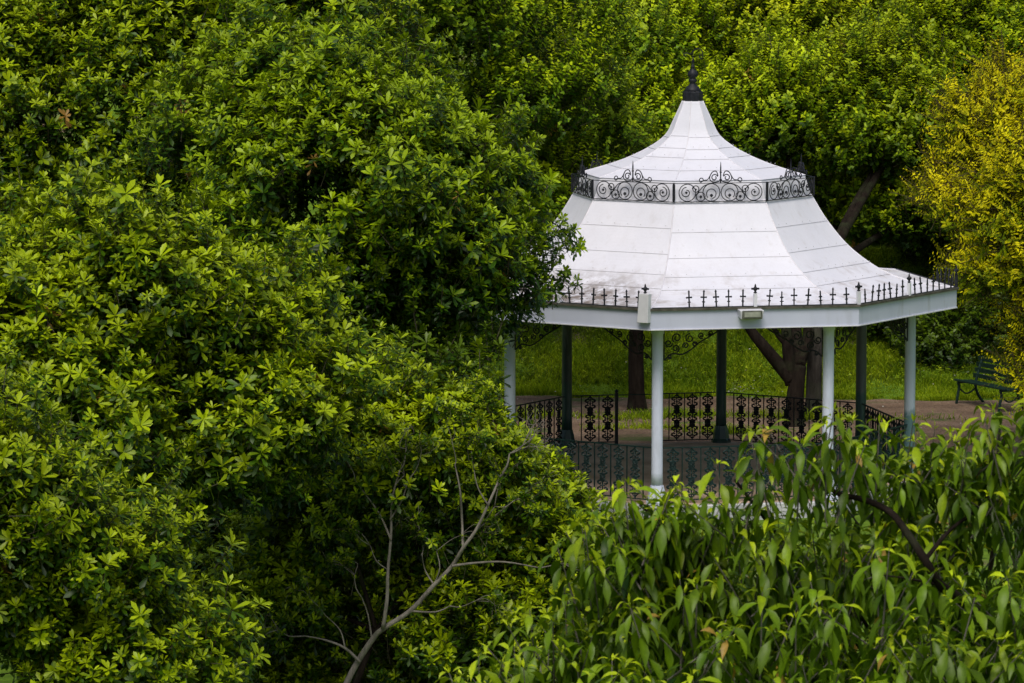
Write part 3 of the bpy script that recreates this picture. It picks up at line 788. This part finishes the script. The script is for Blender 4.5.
# --- woodland behind
WB = 'woodland trees behind the bandstand'
tree('woodland_tree', 'fresh green tree behind the left slope of the white roof', 'tree', WB, (-1.0, 9.6),
     [E_(600, 150, 13.7, 1.9, 1.5, 1.5), E_(640, 60, 14.7, 1.9, 1.5, 1.4), E_(560, 210, 13.7, 1.5, 1.1, .8), E_(680, 140, 14.2, 1.6, 1.1, 1.2)], SPR, PAL_BACK, M['leafb'], .62, 82, trunk_r=.17, trunk=[np.array([-1.03, 9.65, 1.0]), np.array([-.95, 9.9, 2.4])], lowcut=-.3)
tree('woodland_tree', 'low forking tree seen through the bandstand between its right columns', 'tree', WB, (1.85, 7.5),
     [E_(790, 120, 12.7, 1.9, 1.2, 1.3), E_(840, 190, 13.7, 1.5, 1.0, 1.1)], BIG, PAL_BACK, M['leafb'], .6, 85, trunk_r=.19,
     trunk=[np.array([1.88, 7.55, .35]), np.array([1.95, 7.6, .85])], lowcut=-.3)
tree('woodland_tree', 'dense darker tree with larger leaves just right of the roof', 'tree', WB, (2.25, 8.9),
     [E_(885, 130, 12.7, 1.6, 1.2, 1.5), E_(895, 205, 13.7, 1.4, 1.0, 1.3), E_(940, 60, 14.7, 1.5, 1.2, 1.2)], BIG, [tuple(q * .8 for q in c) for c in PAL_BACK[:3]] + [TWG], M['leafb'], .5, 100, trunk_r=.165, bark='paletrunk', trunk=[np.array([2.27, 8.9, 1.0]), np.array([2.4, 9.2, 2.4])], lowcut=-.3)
tree('woodland_tree', 'yellow green tree above the finial at the top of the view', 'tree', WB, (2.2, 14.5),
     [E_(750, 40, 15.7, 2.2, 1.4, 1.5), E_(830, 20, 16.7, 2.0, 1.4, 1.4), E_(700, -10, 17.2, 1.9, 1.3, 1.3)], SPR, [(.045, .12, .001), (.29, .42, .003), (.72, .78, .008), TWG], M['leafb'], .62, 85)
tree('woodland_tree', 'light green tree in the top right corner above the lime shrub', 'tree', WB, (7.0, 15.0),
     [E_(980, 30, 15.2, 2.0, 1.4, 1.5), E_(1040, 90, 14.2, 1.6, 1.2, 1.4), E_(900, -10, 17.2, 2.0, 1.4, 1.2)], SPR, PAL_BACK, M['leafb'], .62, 85)
tree('woodland_tree', 'shadowed tree standing far back at top centre', 'tree', WB, (-1.2, 19.5),
     [E_(590, 30, 20.2, 2.4, 1.4, 1.8), E_(500, -20, 19.2, 2.2, 1.4, 1.6), E_(660, 110, 19.2, 2.2, 1.2, 1.6)], SPR, [tuple(q * .75 for q in c) for c in PAL_BACK[:3]] + [TWG], M['leafb'], .55, 75)  # palette scaled down: woodland shade put into the leaf colour
tree('woodland_tree', 'distant shaded tree behind the lime shrub', 'tree', WB, (5.2, 16.5),
     [E_(930, 200, 17.2, 1.9, 1.2, 1.7), E_(1010, 240, 16.7, 1.9, 1.2, 1.9), E_(850, 120, 18.7, 2.0, 1.2, 1.6)], SPR, PAL_DARK, M['leafb'], .6, 70)  # dark palette carries this tree's shade in its leaf colour
# --- lime shrub on the right
tree('lime_shrub', 'feathery yellow lime shrub at the right edge in front of the bench', 'shrub', None, (6.1, 3.0),
     [E_(1045, 200, 3.2, 1.55, 1.1, 1.55), E_(958, 208, 3.0, .72, .6, .30), E_(975, 120, 3.2, .4, .4, .25), E_(990, 150, 3.2, .5, .5, .5), E_(1000, 270, 3.0, .75, .7, .6), E_(1060, 330, 3.0, .62, .7, 1.0), E_(1045, 110, 3.6, .9, .8, .7), E_(1080, 385, 2.8, .8, .8, .7)], FIN, PAL_LIME, M['leafy'], .36, 105, scale=1.15, back=.2, trunk_r=.07, branch_r=.014, upw=.30, lean=(-.55, -.2, 0))
# --- dark low shrubs by the bench
for i, (px, py, Y, rx, rz, lab) in enumerate([(935, 352, 13.2, .75, .40, 'dark low shrub behind the bench to its left'), (1000, 335, 13.6, 1.1, .65, 'large dark shrub directly behind the bench'),
                                         (898, 325, 13.8, .55, .42, 'small dark shrub beside the right corner column'), (955, 306, 14.6, 1.1, .55, 'dark spreading shrub higher up the bank, above the low ones')]):
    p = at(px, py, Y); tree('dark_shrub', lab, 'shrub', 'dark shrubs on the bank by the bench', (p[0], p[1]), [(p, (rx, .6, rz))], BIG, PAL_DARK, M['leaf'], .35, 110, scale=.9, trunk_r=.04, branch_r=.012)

# --- foreground tree with long hanging leaves
def fg_tree():
    outline = np.array([(430, 760), (455, 690), (490, 650), (520, 610), (555, 575), (590, 530), (620, 502), (655, 488), (700, 474), (735, 462), (765, 488), (790, 470), (812, 436), (850, 428), (885, 440), (905, 425), (925, 440), (950, 445), (975, 420), (1000, 400), (1024, 384), (1060, 360), (1150, 350)], float)
    base = at(900, 683, -41.5); base = (base[0], base[1])
    root = empty('cherry_tree', (base[0], base[1], float(gz(*base))), 'large leafed tree with long drooping pointed leaves in the right foreground', 'tree')
    rl = np.array(root.location)
    LV, LF, LC = [], [], []; nb = 0; tw = MB()
    prows_ = [(.12, .05), (.32, .155), (.55, .17), (.78, .09)]
    def leaf(p, d, L, age_shade, droop, bright):
        nonlocal nb
        d = d / np.linalg.norm(d); v = []; side = np.cross((0, 0, 1.), d); side /= (np.linalg.norm(side) + 1e-6)
        roll = rs.normal(0, .28); 
        # march along the leaf, bending down
        q = np.array(p, float); dirv = d.copy(); ts = [0, .12, .32, .55, .78, 1.0]; ws = [0, .050, .125, .135, .068, 0]; pt = 0
        f = []; ring = []
        for t, w in zip(ts, ws):
            q = q + dirv * L * (t - pt); dirv = dirv + np.array([0, 0, -droop]) * (t - pt); dirv /= np.linalg.norm(dirv); pt = t
            up = np.cross(dirv, side); s2 = side * cos(roll) + up * sin(roll); up2 = np.cross(s2, dirv) * -1
            if w == 0: ring.append((len(v),)); v.append(q.copy())
            else:
                ww = w * L * rs.uniform(.92, 1.08); ring.append((len(v), len(v) + 1, len(v) + 2))
                wav = .12 * ww * rs.normal()
                v += [q + s2 * ww + up2 * (ww * .32 + wav), q.copy(), q - s2 * ww + up2 * (ww * .32 - wav)]
        for a, b in zip(ring, ring[1:]):
            if len(a) == 1: f += [(a[0], b[1], b[0]), (a[0], b[2], b[1])]
            elif len(b) == 1: f += [(a[0], a[1], b[0]), (a[1], a[2], b[0])]
            else: f += [(a[0], a[1], b[1]), (a[0], b[1], b[0]), (a[1], a[2], b[2]), (a[1], b[2], b[1])]
        pal = [np.array(c) for c in ((.014, .046, .002), (.130, .225, .004), (.46, .56, .010))]
        age_shade = min(1, max(0, age_shade))
        c = pal[0] + (pal[1] - pal[0]) * age_shade * 2 if age_shade < .5 else pal[1] + (pal[2] - pal[1]) * (age_shade - .5) * 2
        if rs.uniform() < .008: c = np.array((.42, .27, .05))
        c = c * bright * math.exp(rs.normal(0, .14))
        LV.append(np.array(v)); LF.append(np.array(f) + nb); C = np.tile(c, (len(v), 1))
        for r_ in ring:
            if len(r_) == 3: C[r_[1]] *= 1.25
        LC.append(C); nb += len(v)
    def shoot(tip, d, n, age_shade, bright, L0=.125):
        """leafy shoot ending at tip"""
        d = d / np.linalg.norm(d); ln = .05 * n * .55
        pts = [tip - d * ln * t + np.array([0, 0, -.04 * (t * ln) ** 1]) for t in (1, .66, .33, 0)]
        tw.tube([p - rl for p in pts], [.0045, .004, .003, .002], 4)
        for i in range(n):
            t = i / n; p = tip - d * ln * t ** 1.6
            a = i * 2.4 + rs.uniform(-.4, .4); B = basis(d)
            rad = cos(a) * B[:, 1] + sin(a) * B[:, 2]
            el = .30 - 1.15 * min(1, t * 1.6)
            dv = rad * cos(el) + d * sin(el) + np.array([0, 0, .1 if t < .12 else .0])
            sz = L0 * rs.uniform(.6, 1.15) * (.45 + .55 * min(1, t * 5 + .25))
            p1 = p + dv / np.linalg.norm(dv) * .018
            leaf(p1, dv, sz, age_shade + (.30 if t < .12 else .0 if t < .5 else -.16) + rs.normal(0, .06), rs.uniform(1.5, 2.8), bright)
        # reddish young tip
        for i in range(2):
            leaf(tip, d + rs.normal(0, .3, 3), L0 * .3, .95, .5, 1.1)
    # shoots over the visible crown: clusters in three depth layers
    mounds = [(812, 424, -43.4, .32), (862, 436, -43.0, .30), (738, 464, -43.2, .24), (636, 492, -43.0, .24), (600, 525, -42.9, .28), (735, 460, -42.9, .20), (812, 512, -42.2, .28), (775, 535, -42.0, .28), (845, 505, -41.8, .28), (650, 505, -43.0, .22), (900, 500, -42.0, .28), (662, 492, -42.8, .22), (625, 500, -42.7, .20), (690, 490, -42.9, .22), (905, 450, -42.6, .26), (1005, 426, -42.6, .30), (950, 468, -42.7, .28), (978, 438, -43.0, .24), (1024, 408, -43.1, .26), (915, 430, -43.0, .22), (690, 500, -42.7, .26),
              (540, 615, -42.8, .28), (500, 665, -43.0, .28), (675, 600, -43.8, .30), (780, 515, -43.2, .28), (1030, 480, -43.2, .34), (880, 560, -43.9, .30), (960, 620, -44.2, .34), (770, 600, -43.6, .3), (850, 650, -44.2, .32), (700, 680, -44.2, .3), (590, 660, -43.8, .3), (1010, 570, -43.7, .3), (740, 560, -42.9, .28), (830, 520, -43.1, .28), (920, 520, -43.0, .3)]
    for Y0, num in ((-42.6, 24), (-41.9, 34), (-41.0, 44), (-40.0, 34)):
        for _ in range(num):
            x = rs.uniform(450, 1110); top = np.interp(x, [440, 500, 560, 610, 655, 700, 740, 768, 800, 860, 895, 920, 960, 1000, 1110], [700, 655, 590, 532, 514, 506, 518, 550, 484, 470, 505, 478, 500, 462, 420])
            y = top + 12 + rs.uniform() * (740 - top)
            mounds.append((x, y, Y0 + rs.normal(0, .25) - (y - 560) / 400, rs.uniform(.22, .36)))
    for x, y, Y, rm in mounds:
        c = at(x, y + rm * 165, Y); br_ = rs.uniform(.82, 1.15) * float(np.interp(Y, [-43, -42, -41, -40], [1.08, .88, .62, .45]))  # layers further back coloured darker: depth shade put into the leaf colour
        for _ in range(int(rs.uniform(11, 16) * (rm / .3) ** 2)):
            th = rs.uniform(0, 6.28); el = math.asin(rs.uniform(-.15, 1)); u = np.array([cos(th) * cos(el), sin(th) * cos(el), sin(el)])
            if u[1] > .6: continue
            p = c + u * np.array([rm, rm, rm * .95]) * rs.uniform(.8, 1.1)
            d = u * .7 + np.array([0, -.1, .6]) + rs.normal(0, .2, 3)
            shoot(p, d, rs.randint(12, 18), .34 + .22 * u[2] + rs.normal(0, .06), br_, .155)
    V = np.concatenate(LV) - rl; F = np.concatenate(LF); C = np.concatenate(LC); TOT[0] += len(F)
    me = bpy.data.meshes.new('crown'); me.vertices.add(len(V)); me.vertices.foreach_set('co', V.astype(np.float32).ravel())
    me.loops.add(F.size); me.loops.foreach_set('vertex_index', F.astype(np.int32).ravel())
    me.polygons.add(len(F)); me.polygons.foreach_set('loop_start', np.arange(0, F.size, 3, dtype=np.int32))
    me.polygons.foreach_set('use_smooth', [True] * len(F))
    a = me.attributes.new('leaf_colour', 'FLOAT_COLOR', 'POINT'); a.data.foreach_set('color', np.concatenate([C, np.ones((len(C), 1))], 1).astype(np.float32).ravel())
    me.materials.append(M['leaff']); me.update(); link(bpy.data.objects.new('crown', me), root)
    tw.obj('shoots', M['twig'], root)
    m = MB(); fork = at(930, 760, -41.2)
    b0 = np.array([base[0], base[1], float(gz(*base)) - .1])
    m.tube([p - rl for p in smoothpts([b0, b0 * .5 + fork * .5 + np.array([.1, .1, 0]), fork], 6)], list(np.linspace(.17, .09, 13)), 12); m.obj('trunk', M['bark'], root, smooth=True)
    m = MB()
    def br(pts, r): m.tube([p - rl for p in smoothpts([at(*q) for q in pts], 4)], list(np.linspace(r, r * .3, 4 * (len(pts) - 1) + 1)), 6)
    br([(930, 760, -41.2), (990, 640, -42.6), (960, 600, -43.2), (940, 585, -43.4), (925, 560, -43.5), (905, 530, -43.4), (890, 512, -43.3), (865, 500, -43.2), (835, 492, -43.1), (815, 470, -43.2)], .03)
    br([(940, 585, -43.4), (905, 578, -43.6), (870, 574, -43.5)], .008); br([(925, 560, -43.5), (950, 530, -43.2), (985, 500, -43), (1005, 440, -43)], .012)
    for tx, ty, tY in ((735, 480, -43.2), (640, 505, -42.6), (560, 600, -42.6), (500, 670, -42.5), (760, 560, -43), (680, 600, -43), (1000, 420, -42), (1080, 500, -42), (850, 600, -42.8)):
        br([(930, 760, -41.2), ((930 + tx) / 2 + 20, (760 + ty) / 2 + 15, -41.6), (tx, ty, tY)], .022)
    m.obj('limbs', M['bark'], root, smooth=True)
fg_tree()

# forking limbs of the low tree seen through the bandstand
root = [o for o in COL.objects if o.get('label', '').startswith('low forking')][0]; rl = np.array(root.location)
m = MB()
def LB(pts, r0, r1): m.tube([p - rl for p in smoothpts([at(*q) for q in pts], 5)], list(np.linspace(r0, r1, 5 * (len(pts) - 1) + 1)), 9)
LB([(792, 380, 7.6), (780, 366, 7.6), (765, 348, 7.5), (752, 332, 7.5), (742, 315, 7.4), (728, 300, 7.4)], .14, .06)
LB([(792, 385, 7.6), (789, 360, 7.6), (787, 340, 7.6), (785, 318, 7.7), (780, 290, 7.8)], .13, .07)
LB([(795, 382, 7.6), (800, 362, 7.7), (806, 345, 7.8), (808, 325, 7.9), (812, 300, 8)], .12, .06)
LB([(787, 345, 7.6), (778, 335, 7.6), (772, 322, 7.6), (768, 300, 7.6)], .06, .03)
m.obj('fork_limb', M['bark'], root, smooth=True)

# overhanging sprigs in front of the roof's left slope (part of the big left tree) and leaves hanging inside the eaves
root = [o for o in COL.objects if o.get('label', '').startswith('large round glossy')][0]; rl = np.array(root.location)
sp_pts = [(560, 228), (572, 232), (576, 243), (583, 250), (566, 236), (552, 215), (558, 262), (566, 275), (572, 283), (560, 290), (548, 280), (540, 265), (535, 295), (545, 300), (528, 310), (508, 330), (495, 352), (490, 372), (498, 330), (480, 350), (505, 300), (515, 285), (548, 245), (540, 232), (538, 215), (530, 200), (525, 180)]
P, D = [], []
for x, y in sp_pts:
    for _ in range(3):
        P.append(at(x + rs.normal(0, 4), y + rs.normal(0, 4), -6.3 + rs.normal(0, .25))); D.append(np.array([.55, -.3, .25]) + rs.normal(0, .4, 3))
for x, y in [(490, 322), (500, 326), (478, 345), (486, 372), (470, 330), (545, 300), (492, 345), (496, 405), (488, 420), (480, 395), (470, 370), (462, 400)]:
    for _ in range(5): P.append(at(x + rs.normal(0, 8), y + rs.normal(0, 8), -5.8 + rs.normal(0, .3))); D.append(np.array([.4, -.3, .3]) + rs.normal(0, .4, 3))
P = np.array(P); D = np.array(D); wh = rs.randint(0, len(ROS), len(P)); Rm = rots(D, rs.uniform(0, 6.28, len(P))); Sc = rs.uniform(.75, 1.1, len(P)); B = rs.normal(-.05, .15, len(P))
build_leaves('overhanging_sprigs', [(ROS[i], P[wh == i], Rm[wh == i], Sc[wh == i], B[wh == i]) for i in range(len(ROS))], PAL_ROS, M['leaf'], root)
m = MB()
for pts in ([(500, 215), (530, 214), (552, 222), (570, 238), (582, 250)], [(500, 290), (535, 285), (560, 280), (572, 285)], [(470, 330), (495, 325), (520, 330)], [(480, 250), (520, 262), (555, 262)]):
    m.tube([p - rl for p in smoothpts([at(a, b, -6.3) for a, b in pts], 4)], list(np.linspace(.014, .006, 4 * (len(pts) - 1) + 1)), 5)
m.obj('overhanging_twigs', M['bark'], root, smooth=True)

# ------------------------------------------------------------------ grass
def grass():
    n = 120000
    x = rs.uniform(-5.5, 8.5, n); y = 11.2 + rs.uniform(0, 1, n) ** 1.4 * 5.0
    edge = 11.5 - .10 * np.clip(x - 3, 0, 6) + .15 * np.sin(x * 1.3) + .10 * np.sin(x * 3.7) + .06 * np.sin(x * 9.1)
    k = y > edge + rs.normal(0, .05, n); x, y = x[k], y[k]
    # tufts on the path and by the plinth
    tx, ty = [], []
    for cx, cy, sx, sy, q in [(-1.3, 8.6, .5, .25, 900), (-.9, 7.0, .5, .15, 600), (.6, 8.8, .9, .2, 1200), (2.6, 8.6, 1.0, .2, 900), (-3.2, 8.4, .6, .2, 500), (1.0, 6.6, .6, .12, 500)]:
        tx.append(rs.normal(cx, sx, q)); ty.append(rs.normal(cy, sy, q))
    a = rs.uniform(.3 * pi, 1.0 * pi, 9000) ; a = A0 + rs.uniform(pi * .55, pi * 1.5, 9000)
    ap = 3.72 / np.cos(((a - A0) % (pi / 4)) - pi / 8) * C8; rr = ap + .03 + np.abs(rs.normal(0, .13, 9000))
    tx.append(rr * np.sin(a)); ty.append(-rr * np.cos(a))
    x = np.concatenate([x] + tx); y = np.concatenate([y] + ty); n = len(x); z = gz(x, y)
    h = rs.uniform(.04, .14, n) * (1 + .8 * np.sin(x * 2.3 + y) * np.sin(y * 3.1)); ang = rs.uniform(0, 6.28, n); w = rs.uniform(.006, .012, n)
    lean = rs.normal(0, .5, (n, 2)) * h[:, None]
    b = np.stack([x, y, z], 1); s = np.stack([np.cos(ang) * w, np.sin(ang) * w, 0 * w], 1)
    mid = b + np.stack([lean[:, 0] * .35, lean[:, 1] * .35, h * .6], 1); tip = b + np.stack([lean[:, 0], lean[:, 1], h], 1)
    V = np.stack([b - s, b + s, mid - s * .7, mid + s * .7, tip], 1).reshape(-1, 3)
    f = np.array([(0, 1, 3), (0, 3, 2), (2, 3, 4)])[None] + (np.arange(n) * 5)[:, None, None]; F = f.reshape(-1, 3)
    t = np.clip(.45 + .35 * np.sin(x * 1.1 + 2) * np.sin(y * 1.9) + .25 * np.sin(x * 3.7 + y * 2.2) * np.sin(y * 5.1 - x) + rs.normal(0, .25, n), 0, 1)[:, None]
    keep_ = None
    c = np.array([.17, .30, .008]) * (1 - t) + np.array([.55, .68, .02]) * t
    C = np.repeat(c, 5, 0) * np.tile(np.array([.5, .5, .9, .9, 1.2]), n)[:, None]
    me = bpy.data.meshes.new('grass'); me.vertices.add(len(V)); me.vertices.foreach_set('co', V.astype(np.float32).ravel())
    me.loops.add(F.size); me.loops.foreach_set('vertex_index', F.astype(np.int32).ravel())
    me.polygons.add(len(F)); me.polygons.foreach_set('loop_start', np.arange(0, F.size, 3, dtype=np.int32))
    a = me.attributes.new('leaf_colour', 'FLOAT_COLOR', 'POINT'); a.data.foreach_set('color', np.concatenate([C, np.ones((len(C), 1))], 1).astype(np.float32).ravel())
    me.materials.append(M['grass']); me.update()
    link(bpy.data.objects.new('grass', me), None, 'long rough grass covering the bank behind the dirt path', 'grass', None, 'stuff')
grass()
# broad leaved weeds among the bank grass
n = 2600; x = rs.uniform(-5, 7.5, n); y = 12.0 + rs.uniform(0, 1, n) ** 1.2 * 3.0
P = np.stack([x, y, gz(x, y) + .05], 1); D = rs.normal(0, .3, (n, 3)) + [0, 0, 1]; wh = rs.randint(0, len(SPR), n)
Rm = rots(D, rs.uniform(0, 6.28, n)); Sc = rs.uniform(.35, .7, n); B = rs.normal(-.1, .15, n)
o, q = build_leaves('weeds', [(SPR[i], P[wh == i], Rm[wh == i], Sc[wh == i], B[wh == i]) for i in range(len(SPR))], [(.10, .19, .005), (.30, .44, .01), (.60, .68, .03), TWG], M['leafb'], None)
o['label'] = 'broad leaved weeds and low ivy scattered through the grassy bank'; o['category'] = 'weeds'; o['kind'] = 'stuff'
# pale petals fallen on bank and path
n = 520; x = np.concatenate([rs.uniform(-4, 7.5, n - 90), rs.normal(2.0, .35, 45) , rs.normal(.9, .2, 45)]); y = np.concatenate([rs.uniform(6, 14, n - 90), rs.normal(12.0, .25, 45), rs.normal(11.9, .2, 45)])
lv, lf = leaf_tpl([(.3, .35), (.7, .4)], .2, .1)
P = np.stack([x, y, gz(x, y) + np.where(y > 11.5, .09, .02)], 1); D = rs.normal(0, .35, (n, 3)) + [0, 0, 1]
o, q = build_leaves('fallen_petals', [((lv, lf, np.zeros(len(lv)) + .5), P, rots(D, rs.uniform(0, 6.28, n)), rs.uniform(.02, .045, n), rs.normal(0, .3, n))], [(.25, .2, .15), (.5, .48, .42), (.65, .63, .6), TWG], M['leafb'], None)
o['label'] = 'pale fallen petals and dry leaves on the path and bank'; o['category'] = 'petals'; o['kind'] = 'stuff'

# ------------------------------------------------------------------ bench
bp = at(952, 403.5, 10.8); L = np.array([.47, -.88, 0]); L /= np.linalg.norm(L); rzb = math.atan2(L[1], L[0])
bench = empty('park_bench', (bp[0], bp[1], float(gz(bp[0], bp[1]))), 'dark green slatted park bench by the dirt path, half hidden by the lime shrub', 'bench', None, rzb)
# local: x along the length, -y... front is to the left of the photo: front = -y local? facing (-.88,-.47) = local -y
Lb = 1.7
for i in range(4):
    m = MB(); m.box((Lb / 2, .06 + i * .105, .44 + .012 * (i == 0) - .006 * i), (Lb, .085, .03)); m.obj('seat_slat', M['benchg'], bench, bevel=.006)
for i in range(4):
    m = MB(); m.box((Lb / 2, .47 + i * .035, .52 + i * .105), (Lb, .028, .082)); m.obj('back_slat', M['benchg'], bench, bevel=.006)
for x in (.12, Lb - .12):
    m = MB()
    m.tube(smoothpts([(x, .02, 0), (x, .05, .18), (x, .08, .32), (x, .05, .41)], 4), .026, 8)
    m.tube(smoothpts([(x, .62, 0), (x, .50, .16), (x, .44, .32), (x, .45, .42), (x, .50, .6), (x, .60, .88)], 4), .028, 8)
    m.tube([(x, .04, .415), (x, .46, .405)], .024, 8)
    m.tube(smoothpts([(x, .08, .30), (x, .22, .20), (x, .34, .22), (x, .46, .30)], 4), .016, 6)
    m.obj('cast_leg', M['benchg'], bench, smooth=True)

# ------------------------------------------------------------------ light
w = bpy.data.worlds.new('World'); sc.world = w; w.use_nodes = True; nt = w.node_tree
sky = nt.nodes.new('ShaderNodeTexSky'); sky.sky_type = 'NISHITA'; sky.sun_disc = False
EL, AZ = 57, 186     # sun elevation; compass azimuth, from +y clockwise
sky.sun_elevation = R(EL); sky.sun_rotation = R(AZ); sky.air_density = 1.0; sky.dust_density = 4.0; sky.ozone_density = 1.0
bg = nt.nodes['Background']; bg.inputs[1].default_value = .106
nt.links.new(sky.outputs[0], bg.inputs[0])
sun = bpy.data.lights.new('sun', 'SUN'); sun.energy = 1.95; sun.angle = R(30); sun.color = (1, .95, .88)
so = bpy.data.objects.new('sun', sun); COL.objects.link(so)
from mathutils import Vector
dirv = Vector((sin(R(AZ)) * cos(R(EL)), cos(R(AZ)) * cos(R(EL)), sin(R(EL))))
so.rotation_euler = dirv.to_track_quat('Z', 'Y').to_euler(); so.location = (0, -20, 30)

sc.view_settings.view_transform = 'Standard'; sc.view_settings.look = 'None'; sc.view_settings.exposure = 0
sc.cycles.max_bounces = 5; sc.cycles.diffuse_bounces = 3; sc.cycles.glossy_bounces = 2; sc.cycles.transmission_bounces = 3
sc.cycles.use_denoising = True
print('LEAF TRIS', TOT[0])
